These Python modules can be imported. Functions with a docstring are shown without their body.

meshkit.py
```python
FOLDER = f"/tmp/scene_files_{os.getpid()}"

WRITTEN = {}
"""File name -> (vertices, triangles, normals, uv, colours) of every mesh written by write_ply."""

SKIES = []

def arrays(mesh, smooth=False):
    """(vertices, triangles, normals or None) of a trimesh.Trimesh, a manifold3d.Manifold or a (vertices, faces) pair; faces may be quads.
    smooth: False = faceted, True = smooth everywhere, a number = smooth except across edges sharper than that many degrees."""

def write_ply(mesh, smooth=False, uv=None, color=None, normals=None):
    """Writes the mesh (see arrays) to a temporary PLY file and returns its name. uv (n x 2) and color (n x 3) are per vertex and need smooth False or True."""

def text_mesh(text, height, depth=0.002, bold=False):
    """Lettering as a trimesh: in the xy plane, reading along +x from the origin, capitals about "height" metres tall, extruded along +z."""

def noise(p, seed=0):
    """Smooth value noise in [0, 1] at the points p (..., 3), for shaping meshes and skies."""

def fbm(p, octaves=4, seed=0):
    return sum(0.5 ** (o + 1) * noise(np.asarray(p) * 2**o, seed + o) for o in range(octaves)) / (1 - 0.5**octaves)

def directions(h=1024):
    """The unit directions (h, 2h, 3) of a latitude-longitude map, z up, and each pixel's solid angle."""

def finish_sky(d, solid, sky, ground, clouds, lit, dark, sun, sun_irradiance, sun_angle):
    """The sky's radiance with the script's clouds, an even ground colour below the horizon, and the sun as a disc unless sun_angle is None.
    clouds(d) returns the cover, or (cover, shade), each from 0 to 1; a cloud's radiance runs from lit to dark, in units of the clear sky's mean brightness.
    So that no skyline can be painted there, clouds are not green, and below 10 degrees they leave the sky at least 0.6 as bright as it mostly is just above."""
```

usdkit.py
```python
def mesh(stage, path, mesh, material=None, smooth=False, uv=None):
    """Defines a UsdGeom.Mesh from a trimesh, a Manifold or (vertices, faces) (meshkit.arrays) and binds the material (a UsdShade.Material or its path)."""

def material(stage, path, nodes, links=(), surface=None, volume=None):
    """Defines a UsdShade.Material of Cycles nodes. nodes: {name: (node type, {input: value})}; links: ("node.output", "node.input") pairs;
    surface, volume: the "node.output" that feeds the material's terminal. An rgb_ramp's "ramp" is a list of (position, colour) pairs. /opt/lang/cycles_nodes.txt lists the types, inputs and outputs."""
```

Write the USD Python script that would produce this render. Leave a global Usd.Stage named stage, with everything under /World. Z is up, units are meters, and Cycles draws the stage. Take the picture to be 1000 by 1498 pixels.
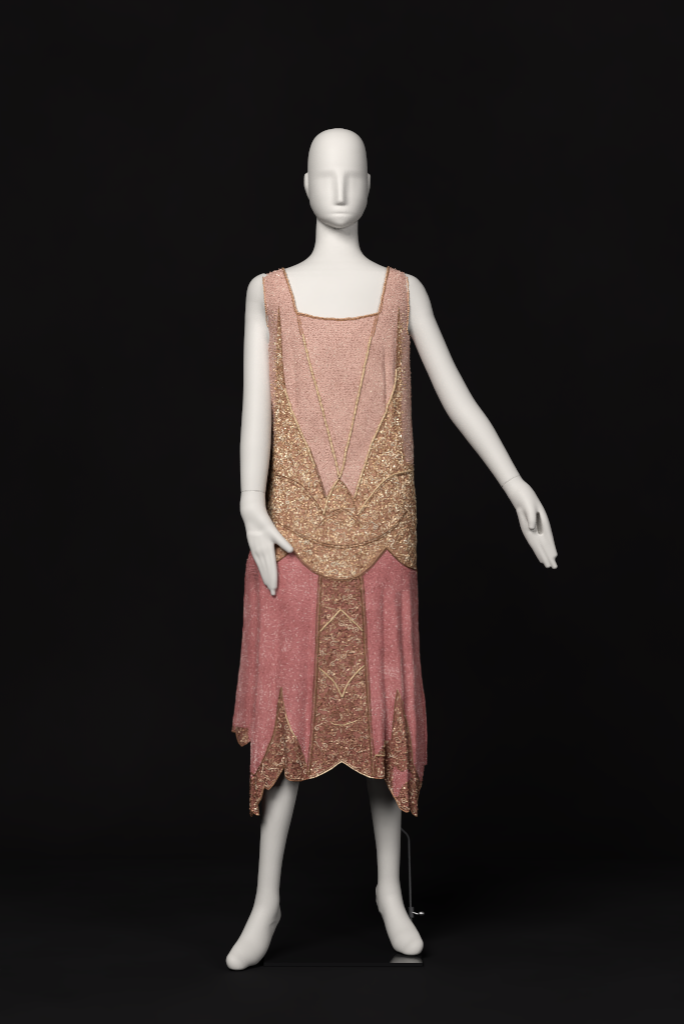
import math, numpy as np
from scipy.interpolate import PchipInterpolator, LinearNDInterpolator
from scipy.spatial import cKDTree
import shapely
from shapely.geometry import Polygon, LineString
import usdkit, meshkit
from pxr import Usd, UsdGeom, UsdLux, UsdShade, Gf, Sdf, Vt

rng = np.random.default_rng(7)
stage = Usd.Stage.CreateInMemory()
UsdGeom.SetStageUpAxis(stage, 'Z'); UsdGeom.SetStageMetersPerUnit(stage, 1.0)
UsdGeom.Xform.Define(stage, '/World')
UsdGeom.Scope.Define(stage, '/World/Looks')

# ------------------------------------------------------------------ camera
CAM_D, CAM_Z, PX = 5.0, 1.0, 0.0015      # distance to the plane y=0, height, metres per photo pixel on that plane
cam = UsdGeom.Camera.Define(stage, '/World/camera')
cam.CreateHorizontalApertureAttr(24.0)
cam.CreateVerticalApertureAttr(24.0 * 1498 / 1000)
cam.CreateFocalLengthAttr(24.0 * CAM_D / (1000 * PX))
cam.AddTranslateOp().Set(Gf.Vec3d(0, -CAM_D, CAM_Z))
cam.AddRotateXOp().Set(90.0)
cam.CreateExposureAttr(-0.06)

# ------------------------------------------------------------------ studio lights
def area_light(name, pos, aim, size, power, color):
    l = UsdLux.RectLight.Define(stage, '/World/' + name)
    l.CreateWidthAttr(size[0]); l.CreateHeightAttr(size[1])
    l.CreateIntensityAttr(power); l.CreateColorAttr(Gf.Vec3f(*color))
    z = np.array(pos, float) - np.array(aim, float); z /= np.linalg.norm(z)
    x = np.cross([0, 0, 1.0], z); x /= np.linalg.norm(x); y = np.cross(z, x)
    m = Gf.Matrix4d(*x, 0, *y, 0, *z, 0, *map(float, pos), 1)
    l.AddTransformOp().Set(m)
area_light('key_softbox', (-1.20, -3.3, 3.15), (0.0, 0.1, 1.50), (2.0, 1.7), 16.0, (1.0, 0.97, 0.935))
area_light('fill_softbox', (2.2, -3.3, 2.1), (0.0, 0.1, 1.4), (1.5, 1.6), 6.4, (1.0, 0.97, 0.95))

# ------------------------------------------------------------------ helpers
def sc(Y): return PX * (CAM_D + Y) / CAM_D
def W(px, py, Y):
    s = sc(np.asarray(Y, float))
    return np.stack(np.broadcast_arrays((np.asarray(px, float) - 500) * s, Y, CAM_Z + (749 - np.asarray(py, float)) * s), -1)
def project(p):
    s = sc(p[..., 1])
    return 500 + p[..., 0] / s, 749 - (p[..., 2] - CAM_Z) / s
def sst(a, b, x):
    t = np.clip((x - a) / (b - a), 0, 1); return t * t * (3 - 2 * t)
def gauss(x, s): return np.exp(-(x / s) ** 2)

names = {}
def path_for(name, parent=None):
    base = (str(parent.GetPath()) if parent is not None else '/World') + '/' + name
    n = names.get(base, -1) + 1; names[base] = n
    return base if n == 0 else f'{base}_{n:03d}'
def tag(prim, label=None, cat=None, group=None, kind=None):
    for k, v in (('label', label), ('category', cat), ('group', group), ('kind', kind)):
        if v: prim.SetCustomDataByKey(k, v)
    return prim
def put(name, V, F, mat, parent=None, N=None, smooth=True, tone=None):
    path = path_for(name, parent)
    if N is None:
        V, F, N = meshkit.arrays((V, F), smooth)
    m = UsdGeom.Mesh.Define(stage, path)
    m.CreatePointsAttr(Vt.Vec3fArray.FromNumpy(np.ascontiguousarray(V, np.float32)))
    m.CreateFaceVertexCountsAttr(Vt.IntArray.FromNumpy(np.full(len(F), F.shape[1], np.int32)))
    m.CreateFaceVertexIndicesAttr(Vt.IntArray.FromNumpy(np.ascontiguousarray(F, np.int32).ravel()))
    m.CreateSubdivisionSchemeAttr('none')
    if N is not None:
        m.CreateNormalsAttr(Vt.Vec3fArray.FromNumpy(np.ascontiguousarray(N, np.float32))); m.SetNormalsInterpolation('vertex')
    if tone is not None:
        UsdGeom.PrimvarsAPI(m).CreatePrimvar('tone', Sdf.ValueTypeNames.FloatArray, 'vertex').Set(Vt.FloatArray.FromNumpy(np.ascontiguousarray(tone, np.float32)))
    UsdShade.MaterialBindingAPI.Apply(m.GetPrim()).Bind(mat)
    return m.GetPrim()
def thing(name, label, cat, group=None):
    x = UsdGeom.Xform.Define(stage, path_for(name)).GetPrim()
    return tag(x, label, cat, group)

def surface_nets(F, origin, h):
    S = F < 0
    nx, ny, nz = F.shape
    corners = [(i, j, k) for i in (0, 1) for j in (0, 1) for k in (0, 1)]
    cnt = np.zeros((nx - 1, ny - 1, nz - 1), np.int8)
    for i, j, k in corners: cnt += S[i:nx - 1 + i, j:ny - 1 + j, k:nz - 1 + k]
    act = np.argwhere((cnt > 0) & (cnt < 8))
    vals = np.stack([F[act[:, 0] + i, act[:, 1] + j, act[:, 2] + k] for i, j, k in corners], 1)
    acc = np.zeros((len(act), 3)); num = np.zeros(len(act))
    cs = np.array(corners, float)
    for a in range(8):
        for b in range(a + 1, 8):
            if np.abs(cs[a] - cs[b]).sum() != 1: continue
            m = (vals[:, a] < 0) != (vals[:, b] < 0)
            t = vals[m, a] / (vals[m, a] - vals[m, b])
            acc[m] += cs[a] + t[:, None] * (cs[b] - cs[a]); num[m] += 1
    V = origin + (act + acc / num[:, None]) * h
    idx = np.full(cnt.shape, -1, np.int32); idx[act[:, 0], act[:, 1], act[:, 2]] = np.arange(len(act))
    faces = []
    for ax in range(3):
        o = [0, 0, 0]; o[ax] = 1
        A = S[:nx - o[0], :ny - o[1], :nz - o[2]]; B = S[o[0]:, o[1]:, o[2]:]
        e = np.argwhere(A != B)
        u, w = (ax + 1) % 3, (ax + 2) % 3
        e = e[(e[:, u] > 0) & (e[:, w] > 0) & (e[:, u] < F.shape[u] - 1) & (e[:, w] < F.shape[w] - 1)]
        flip = A[e[:, 0], e[:, 1], e[:, 2]]
        q = []
        for du, dw in ((1, 1), (0, 1), (0, 0), (1, 0)):
            c = e.copy(); c[:, u] -= du; c[:, w] -= dw
            q.append(idx[c[:, 0], c[:, 1], c[:, 2]])
        q = np.stack(q, 1)
        q[~flip] = q[~flip][:, ::-1]
        faces.append(q)
    q = np.vstack(faces)
    return V, np.vstack([q[:, [0, 1, 2]], q[:, [0, 2, 3]]])

def polygonise(f, lo, hi, h, B=8):
    lo, hi = np.array(lo, float), np.array(hi, float)
    nb = np.ceil((hi - lo) / (h * B)).astype(int)
    gx = np.stack(np.meshgrid(*[np.arange(n) for n in nb], indexing='ij'), -1).reshape(-1, 3)
    c = lo + (gx + 0.5) * h * B
    fc = f(c)
    D = np.ones(nb * B + 1, np.float32)
    big = np.kron(np.sign(fc).reshape(nb), np.ones((B, B, B))).astype(np.float32)
    D[:-1, :-1, :-1] = big
    near = gx[np.abs(fc) < h * B * 1.35]
    loc = np.stack(np.meshgrid(*[np.arange(B)] * 3, indexing='ij'), -1).reshape(-1, 3)
    ijk = (near[:, None, :] * B + loc[None]).reshape(-1, 3)
    for s in range(0, len(ijk), 400000):
        q = ijk[s:s + 400000]
        D[q[:, 0], q[:, 1], q[:, 2]] = f(lo + q * h)
    V, F = surface_nets(D, lo, h)
    for _ in range(2):
        e = h * 0.15
        f0 = f(V); g = np.stack([f(V + e * d) - f0 for d in np.eye(3)], 1) / e
        g2 = np.maximum((g * g).sum(1), 0.15)
        V = V - np.clip(f0 / g2, -h, h)[:, None] * g
    return V, F, f

def smin(a, b, k):
    h = np.maximum(k - np.abs(a - b), 0) / k
    return np.minimum(a, b) - h * h * k * 0.25

class Loft:      # stack of horizontal super-elliptic sections; rows: py, left px, right px, front depth, back depth, centre Y
    def __init__(s, rows, n=2.2, Y=0.12, zY=None):
        r = np.array(rows, float); Yc = r[:, 5] if r.shape[1] > 5 else np.full(len(r), Y)
        k = sc(Yc)
        z = CAM_Z + (749 - r[:, 0]) * (k if zY is None else sc(zY))
        o = np.argsort(z); z = z[o]
        col = np.stack([((r[:, 1] + r[:, 2]) / 2 - 500) * k, (r[:, 2] - r[:, 1]) / 2 * k, r[:, 3], r[:, 4], Yc], 1)[o]
        s.z0, s.z1, s.ip, s.n = z[0], z[-1], PchipInterpolator(z, col), n
        s.lo = np.array([(col[:, 0] - col[:, 1]).min(), (col[:, 4] - col[:, 2]).min(), z[0]])
        s.hi = np.array([(col[:, 0] + col[:, 1]).max(), (col[:, 4] + col[:, 3]).max(), z[-1]])
    def __call__(s, p):
        zc = np.clip(p[:, 2], s.z0, s.z1)
        cx, a, bf, bb, cy = s.ip(zc).T
        dy = p[:, 1] - cy; b = np.where(dy < 0, bf, bb)
        a, b = np.maximum(a, 1e-4), np.maximum(b, 1e-4)
        d = (np.abs((p[:, 0] - cx) / a) ** s.n + np.abs(dy / b) ** s.n) ** (1 / s.n)
        f = (d - 1) * np.minimum(a, b)
        over = np.maximum(p[:, 2] - s.z1, s.z0 - p[:, 2])
        return np.maximum(f, over)

class Tube:      # centre line with an elliptic section; rows: px, py, Y, in-picture radius px, depth radius px
    def __init__(s, rows, round_ends=False, trim=None):
        r = np.array(rows, float)
        c = W(r[:, 0], r[:, 1], r[:, 2]); k = sc(r[:, 2])
        t = np.r_[0, np.cumsum(np.linalg.norm(np.diff(c, axis=0), axis=1))]
        s.t = np.linspace(0, t[-1], 240)
        ip = PchipInterpolator(t, np.c_[c, r[:, 3] * k, r[:, 4] * k])
        v = ip(s.t); s.c, s.a, s.b = v[:, :3], v[:, 3], v[:, 4]
        if trim: 
            k0, k1 = int(trim[0] * 239), int(trim[1] * 239)
            s.t, s.c, s.a, s.b = s.t[k0:k1 + 1], s.c[k0:k1 + 1], s.a[k0:k1 + 1], s.b[k0:k1 + 1]
        T = np.gradient(s.c, axis=0); s.T = T / np.linalg.norm(T, axis=1)[:, None]
        D = np.array([0, 1.0, 0]) - s.T[:, 1:2] * s.T; s.Dd = D / np.linalg.norm(D, axis=1)[:, None]
        s.N = np.cross(s.T, s.Dd); s.tree = cKDTree(s.c); s.round = round_ends
        R = np.maximum(s.a, s.b)[:, None]
        s.lo, s.hi = (s.c - R).min(0), (s.c + R).max(0)
    def __call__(s, p):
        i = s.tree.query(p)[1]
        d = p - s.c[i]
        tt = (d * s.T[i]).sum(1)
        tc = np.clip(s.t[i] + tt, s.t[0], s.t[-1]); over = (s.t[i] + tt) - tc
        a, b = np.interp(tc, s.t, s.a), np.interp(tc, s.t, s.b)
        u, w = (d * s.N[i]).sum(1), (d * s.Dd[i]).sum(1)
        m = np.minimum(a, b)
        dome = (np.sqrt((u / a) ** 2 + (w / b) ** 2 + (over / (0.9 * a)) ** 2) - 1) * m
        if s.round is True: return dome
        flat = (np.sqrt((u / a) ** 2 + (w / b) ** 2) - 1) * m
        flat = np.where(np.abs(over) > 1e-9, np.maximum(flat, np.abs(over)), flat)
        return np.where(over > 0, dome, flat) if s.round == 'end' else flat

def chain(*rows): return Tube([(*r, r[3]) if len(r) == 4 else r for r in rows], round_ends=True)

def blend(parts, pad=0.03):
    """parts: (shape, k). Each is only evaluated near its own bounds."""
    def f(p):
        out = np.full(len(p), 0.08)
        for s, k in parts:
            lo, hi = s.lo - pad, s.hi + pad
            m = (p[:, 2] > lo[2]) & (p[:, 2] < hi[2]) & (p[:, 0] > lo[0]) & (p[:, 0] < hi[0]) & (p[:, 1] > lo[1]) & (p[:, 1] < hi[1])
            if m.any(): out[m] = smin(out[m], s(p[m]), k)
        return out
    return f

# ------------------------------------------------------------------ materials
def mat(name, nodes, links=(), surface='p.BSDF'):
    return usdkit.material(stage, '/World/Looks/' + name, nodes, links, surface=surface)

M = {}
M['paint'] = mat('white_mannequin_paint', {
    'g': ('geometry', {}), 'n': ('noise_texture', {'scale': 9.0, 'detail': 4.0}),
    'r': ('rgb_ramp', {'ramp': [(0.3, (0.70, 0.682, 0.658)), (0.7, (0.735, 0.716, 0.692))]}),
    'n2': ('noise_texture', {'scale': 260.0, 'detail': 2.0}), 'b': ('bump', {'strength': 0.05, 'distance': 0.0006}),
    'p': ('principled_bsdf', {'roughness': 0.55, 'specular_ior_level': 0.3})},
    [('g.position', 'n.vector'), ('g.position', 'n2.vector'), ('n.fac', 'r.fac'), ('r.color', 'p.base_color'), ('n2.fac', 'b.height'), ('b.normal', 'p.normal')])

def cloth(name, dark, light, scale=420.0, rough=0.55, sheen=0.25, bump=0.5):
    return mat(name, {
        'g': ('geometry', {}), 'v': ('voronoi_texture', {'scale': scale}), 'n': ('noise_texture', {'scale': scale * 0.6, 'detail': 3.0}),
        'big': ('noise_texture', {'scale': 14.0, 'detail': 3.0}),
        'm': ('mix_float', {'fac': 0.5}), 'm2': ('mix_float', {'fac': 0.25}),
        'r': ('rgb_ramp', {'ramp': [(0.28, dark), (0.72, light)]}),
        'b': ('bump', {'strength': bump, 'distance': 0.0012}),
        'p': ('principled_bsdf', {'roughness': rough, 'sheen_weight': sheen, 'sheen_roughness': 0.4, 'specular_ior_level': 0.4})},
        [('g.position', 'v.vector'), ('g.position', 'n.vector'), ('g.position', 'big.vector'), ('v.distance', 'm.a'), ('n.fac', 'm.b'), ('m.result', 'm2.a'), ('big.fac', 'm2.b'),
         ('m2.result', 'r.fac'), ('r.color', 'p.base_color'), ('n.fac', 'b.height'), ('b.normal', 'p.normal')])
M['bodice'] = cloth('pale_pink_beaded_silk', (0.48, 0.265, 0.215), (0.74, 0.47, 0.40))
M['skirt'] = cloth('rose_beaded_silk', (0.34, 0.095, 0.097), (0.60, 0.22, 0.22))
M['gold_ground'] = cloth('rust_ground_silk', (0.27, 0.118, 0.07), (0.57, 0.31, 0.195))
M['panel_ground'] = cloth('rust_panel_silk', (0.21, 0.064, 0.048), (0.41, 0.16, 0.12))

def beads(name, ramp, rough, metallic, coat=0.0):
    return mat(name, {
        'a': ('attribute', {'attribute': 'tone'}), 'r': ('rgb_ramp', {'ramp': ramp}),
        'p': ('principled_bsdf', {'roughness': rough, 'metallic': metallic, 'specular_ior_level': 0.6, 'coat_weight': coat, 'coat_roughness': 0.1})},
        [('a.fac', 'r.fac'), ('r.color', 'p.base_color')])
M['pink_bead'] = beads('pink_glass_beads', [(0, (0.42, 0.215, 0.165)), (0.45, (0.67, 0.42, 0.345)), (0.8, (0.88, 0.66, 0.56)), (1, (0.98, 0.86, 0.73))], 0.28, 0.1, 0.3)
M['rose_bead'] = beads('rose_glass_beads', [(0, (0.34, 0.085, 0.087)), (0.45, (0.61, 0.22, 0.218)), (0.8, (0.78, 0.44, 0.43)), (1, (0.97, 0.82, 0.78))], 0.25, 0.1, 0.4)
M['sequin'] = beads('gold_sequins', [(0, (0.33, 0.15, 0.085)), (0.4, (0.62, 0.365, 0.20)), (0.75, (0.90, 0.65, 0.39)), (1, (0.98, 0.86, 0.66))], 0.36, 0.3)
M['panel_sequin'] = beads('rust_gold_sequins', [(0, (0.15, 0.052, 0.032)), (0.5, (0.41, 0.175, 0.11)), (0.85, (0.62, 0.36, 0.22)), (1, (0.92, 0.74, 0.54))], 0.36, 0.35)
M['panel_bead'] = beads('rose_gold_beads', [(0, (0.30, 0.13, 0.075)), (0.5, (0.66, 0.40, 0.26)), (1, (0.95, 0.80, 0.62))], 0.3, 0.3, 0.3)
M['gold_bead'] = beads('pale_gold_beads', [(0, (0.52, 0.29, 0.17)), (0.5, (0.88, 0.66, 0.46)), (1, (0.99, 0.92, 0.76))], 0.3, 0.2, 0.3)
M['bugle'] = beads('gold_bugle_beads', [(0, (0.66, 0.42, 0.24)), (0.5, (0.88, 0.66, 0.42)), (1, (1.0, 0.90, 0.70))], 0.34, 0.3, 0.3)
M['cord'] = mat('gold_bead_cord', {'p': ('principled_bsdf', {'base_color': (1.0, 0.80, 0.54), 'roughness': 0.3, 'metallic': 0.15, 'coat_weight': 0.3})})
M['trim'] = mat('dull_gold_edging', {'p': ('principled_bsdf', {'base_color': (0.62, 0.37, 0.23), 'roughness': 0.4, 'metallic': 0.3})})
M['brown_cord'] = mat('bronze_bead_cord', {'p': ('principled_bsdf', {'base_color': (0.42, 0.21, 0.11), 'roughness': 0.38, 'metallic': 0.5})})
M['steel'] = mat('brushed_steel', {'p': ('principled_bsdf', {'base_color': (0.5, 0.5, 0.51), 'roughness': 0.42, 'metallic': 1.0})})
M['dark_steel'] = mat('dark_steel_rod', {'p': ('principled_bsdf', {'base_color': (0.20, 0.20, 0.21), 'roughness': 0.5, 'metallic': 0.6})})
M['plate'] = mat('smoked_glass', {'p': ('principled_bsdf', {'base_color': (0.008, 0.008, 0.009), 'roughness': 0.04, 'ior': 1.5, 'specular_ior_level': 0.6})})
def black(name, c, s):
    return mat(name, {
        'g': ('geometry', {}), 'n': ('noise_texture', {'scale': s, 'detail': 5.0, 'roughness': 0.6}), 'w': ('noise_texture', {'scale': 900.0, 'detail': 1.0}),
        'r': ('rgb_ramp', {'ramp': [(0.3, tuple(x * 0.72 for x in c)), (0.7, tuple(x * 1.28 for x in c))]}), 'b': ('bump', {'strength': 0.25, 'distance': 0.002}),
        'p': ('principled_bsdf', {'roughness': 0.9, 'specular_ior_level': 0.12})},
        [('g.position', 'n.vector'), ('g.position', 'w.vector'), ('n.fac', 'r.fac'), ('r.color', 'p.base_color'), ('w.fac', 'b.height'), ('b.normal', 'p.normal')])
M['wall'] = black('black_backdrop_cloth', (0.0060, 0.0053, 0.0060), 1.3)
M['floor'] = black('black_floor_cloth', (0.0064, 0.0061, 0.0073), 2.1)

# ------------------------------------------------------------------ the setting: black floor cloth running up into a black backdrop
def sheet(us, vs, fn):
    U, Vv = np.meshgrid(us, vs, indexing='ij'); P = fn(U, Vv)
    i = np.arange(U.size).reshape(U.shape)
    q = np.stack([i[:-1, :-1], i[1:, :-1], i[1:, 1:], i[:-1, 1:]], -1).reshape(-1, 4)
    return P.reshape(-1, 3), np.vstack([q[:, [0, 1, 2]], q[:, [0, 2, 3]]])
def wrinkle(x, y):
    return meshkit.fbm(np.stack([x * 0.9, y * 3.0, 0 * x], -1), 3, 4) - 0.5
FL = 1.55
def floor_fn(x, y):
    z = 0.010 * wrinkle(x, y) * sst(0.55, 1.1, y) * (1 - sst(FL - 0.25, FL, y))
    return np.stack([x, y, z], -1)
V, F = sheet(np.linspace(-2.6, 2.6, 160), np.r_[np.linspace(-2.2, 0.4, 20), np.linspace(0.45, FL, 70)], floor_fn)
tag(put('floor', V, F, M['floor']), 'black cloth floor under the mannequin', 'floor', kind='structure')
def back_fn(x, t):
    R = 0.55; arc = R * math.pi / 2
    a = np.clip(t / R, 0, math.pi / 2); up = np.maximum(t - arc, 0)
    y = FL + R * np.sin(a); z = R * (1 - np.cos(a)) + up
    y = y - 0.012 * (meshkit.fbm(np.stack([x * 2.2, z * 0.7, 0 * x + 3], -1), 3, 9) - 0.5) * sst(0.05, 0.9, t)
    return np.stack([x, y, z], -1)
V, F = sheet(np.linspace(-2.6, 2.6, 200), np.r_[np.linspace(0, 0.9, 40), np.linspace(0.95, 3.4, 60)], back_fn)
tag(put('backdrop', V, F, M['wall']), 'plain black backdrop hanging behind the mannequin', 'backdrop', kind='structure')

# ------------------------------------------------------------------ mannequin
YT = 0.12
HEAD_Y = 0.115
class Head(Loft):
    def __call__(s, p):
        a = math.radians(3.2); cx, cy = (493.5 - 500) * sc(HEAD_Y), HEAD_Y
        x, y = p[:, 0] - cx, p[:, 1] - cy
        q = np.stack([x * math.cos(a) + y * math.sin(a) + cx, -x * math.sin(a) + y * math.cos(a) + cy, p[:, 2]], 1)
        k = sc(0.03)
        u = (q[:, 0] - cx) / k - 1.0; v = 749 - (q[:, 2] - CAM_Z) / k
        D = np.zeros(len(p)); au = np.abs(u)
        sock = sst(3, 15, au) * (1 - sst(22, 47, au))
        D -= 0.0062 * sock * sst(247, 261, v) * (1 - sst(264, 305, v))
        h = np.interp(v, [244, 252, 262, 272, 284, 291, 295, 298, 300.5], [0, .0018, .0038, .0066, .0105, .0136, .0140, .0098, .0])
        wn = np.interp(v, [246, 262, 284, 296], [8.0, 6.4, 6.8, 8.0])
        D += h * np.exp(-np.abs(u / wn) ** 2.4)
        D += 0.0026 * gauss(v - 308.0, 5.5) * gauss(au, 17) + 0.0024 * gauss(v - 317.0, 4.4) * gauss(au, 16)
        D -= 0.0020 * gauss(v - 312.6, 1.7) * gauss(au, 15)
        D += 0.0015 * gauss(v - 329.0, 6.0) * gauss(au, 20)
        D += 0.0020 * gauss(au - 30, 13) * gauss(v - 288, 16)
        w = sst(-0.01, -0.05, y)
        q[:, 1] += D * w
        return super(Head, s).__call__(q)
head = Head([(*r, HEAD_Y) if len(r) == 5 else r for r in [
    (189.6, 489, 497, .006, .008), (191.5, 477, 510, .034, .042), (196, 467, 520, .051, .065), (203, 459.5, 527.5, .064, .083), (213, 454.5, 532.5, .075, .097),
    (228, 451, 535.5, .084, .106), (248, 450, 537, .0885, .108), (272, 450.5, 537.5, .089, .103), (288, 452, 537, .089, .092), (298, 453.4, 536.2, .0885, .080, .115),
    (308, 457, 532.5, .0795, .072, .106), (318, 462.4, 527.4, .0665, .066, .094), (324, 467.3, 522, .0560, .060, .085), (329.5, 475.5, 514.5, .0430, .050, .074), (333.5, 483.5, 507, .0290, .038, .064),
    (335.6, 489, 502, .0180, .026, .058), (336.8, 493.5, 497.5, .0070, .010, .055)]], n=2.15, Y=HEAD_Y, zY=HEAD_Y)
head.lo -= 0.03; head.hi += 0.03
def ell(cx, cy, Y, rx, ry, rd, rot=0.0):
    class E: pass
    c = W(cx, cy, Y); k = sc(Y); r = np.array([rx * k, rd, ry * k])
    def f(p):
        d = p - c
        x = d[:, 0] * math.cos(rot) + d[:, 2] * math.sin(rot); z = -d[:, 0] * math.sin(rot) + d[:, 2] * math.cos(rot)
        q = np.stack([x, d[:, 1], z], 1) / r
        return (np.linalg.norm(q, axis=1) - 1) * r.min()
    E.lo, E.hi = c - r.max(), c + r.max()
    E.__call__ = staticmethod(f)
    e = E(); return e
ears = [chain((449.6, 257, .118, 4.6, 10), (449.0, 270, .120, 4.4, 11), (451.2, 281, .122, 3.6, 9), (453.0, 288, .122, 2.6, 6)), chain((537.6, 257.5, .118, 4.2, 10), (537.4, 270, .120, 4.0, 11), (536.0, 281, .122, 3.2, 9), (534.5, 288, .122, 2.4, 6))]
TORSO = [(305, 468, 518, .030, .040, .145), (320, 463, 523, .036, .046, .142), (340, 462, 523, .040, .050, .138), (355, 461, 524.5, .042, .052, .135), (365, 458.5, 527, .044, .054, .132), (372, 455, 531, .047, .056, .13),
         (379, 448, 538.5, .051, .058, .128), (385, 438.5, 549, .054, .060, .126), (390, 427, 560, .057, .062, .124), (396, 409, 577, .060, .065, .122), (402, 393, 591, .063, .067, .12), (409, 382, 599, .068, .070, .12),
         (420, 377, 603, .074, .073, .12), (440, 377, 603, .082, .076, .12), (470, 388, 598, .092, .078, .12), (500, 402, 589, .095, .078, .12), (560, 412, 582, .095, .075, .12), (650, 422, 575, .085, .07, .12),
         (720, 412, 585, .090, .08, .12), (800, 402, 596, .095, .09, .12), (850, 404, 596, .09, .09, .12), (872, 420, 580, .06, .06, .12)]
torso = Loft(TORSO, n=2.2)
armL_rows = [(395, 416, .13, 18, 22), (384, 428, .132, 21.5, 22), (381.5, 445, .138, 21, 22), (379.5, 470, .137, 21.3, 23), (378, 520, .124, 21.8, 23), (376.5, 580, .090, 21, 22), (375, 620, .072, 22, 23),
             (373.5, 650, .06, 22.3, 22), (372.2, 680, .05, 21, 20), (371, 700, .043, 19.5, 18.5), (370.2, 722, .036, 17.6, 16.5), (369.6, 738, .030, 16, 14), (369.5, 746, .026, 15.8, 13)]
armR_rows = [(586, 422, .13, 18, 22), (599, 434, .13, 23, 24), (607, 450, .13, 22.5, 24), (615, 470, .13, 21, 24), (629.5, 504, .13, 21, 23), (644, 537, .128, 20.8, 22.5), (657.5, 565, .124, 21.8, 22.5), (674, 595.5, .117, 22.3, 22), (697, 627, .105, 21.8, 21),
             (720.5, 662, .09, 18.8, 18.5), (738.5, 690.5, .076, 16.6, 16), (752.5, 712.5, .064, 15.6, 14), (764.5, 728, .055, 14.6, 12.5)]
legL = Loft([(855, 412, 495, .06, .06, .12), (950, 405, 476, .062, .07, .108), (1050, 397, 455, .052, .065, .092), (1100, 390, 445, .05, .068, .083), (1150, 384, 436.5, .047, .07, .076), (1190, 382, 428, .042, .065, .071), (1230, 380.5, 418.5, .034, .052, .068),
             (1270, 378.2, 411.5, .029, .043, .066), (1300, 376, 408.5, .027, .035, .064), (1322, 373, 408.5, .027, .033, .062), (1345, 372, 402, .024, .028, .060)], n=2.05)
legR = Loft([(855, 503, 596, .06, .06, .12), (950, 519, 592, .062, .07, .13), (1050, 530, 589.5, .052, .065, .155), (1100, 533, 589, .05, .068, .17), (1140, 535.5, 588, .048, .07, .18), (1170, 540, 587, .045, .07, .188), (1210, 546, 586, .038, .06, .195), (1250, 551, 585, .032, .05, .20),
             (1285, 552.5, 584, .028, .038, .20), (1308, 552, 586, .027, .034, .197), (1332, 555, 588, .024, .028, .195)], n=2.05)
footL = [chain((391, 1304, .066, 10, 12), (388, 1326, .061, 14, 15.5), (381.5, 1345, .049, 16.8, 17), (373, 1367, .028, 18.3, 16.5), (363.5, 1385, .008, 18.4, 15), (355.5, 1396, -.010, 18.3, 13.5), (350, 1403, -.020, 17.4, 12.6), (345.5, 1408.5, -.030, 16.6, 12.0)),
         chain((398, 1328, .09, 9.5), (400.5, 1337.5, .105, 9.6), (395, 1348, .098, 8.2)),
         chain((397, 1343, .090, 9), (385, 1368, .053, 12.8), (375, 1388, .022, 14.5), (366, 1399, .006, 13.5)), chain((393, 1336, .080, 9.5), (385, 1352, .064, 12))]
footR = [chain((568.5, 1290, .20, 10, 12), (571, 1312, .193, 14, 15.5), (575, 1330, .178, 16.3, 17), (582, 1350, .156, 17.8, 16), (590.5, 1366, .136, 19.2, 14.5), (596, 1376, .118, 19.6, 13), (599.5, 1381.5, .108, 18.9, 12.2), (602.8, 1386.5, .098, 18, 11.6)),
         chain((560, 1304, .222, 9.5), (559.5, 1317, .238, 9.6), (567, 1331, .228, 8.2)),
         chain((566, 1329, .22, 9), (578, 1351, .178, 12.5), (585, 1367, .146, 13.5), (590, 1378, .124, 14)), chain((567, 1315, .212, 9.5), (574.5, 1336, .194, 11))]
WL, WR = (10 + (722 - 722)) / 12, 0.0
bodyL = Tube(armL_rows); bodyR = Tube(armR_rows)
tL = np.abs(bodyL.c[:, 2] - W(370, 722, .036)[2]).argmin() / 239
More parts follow.
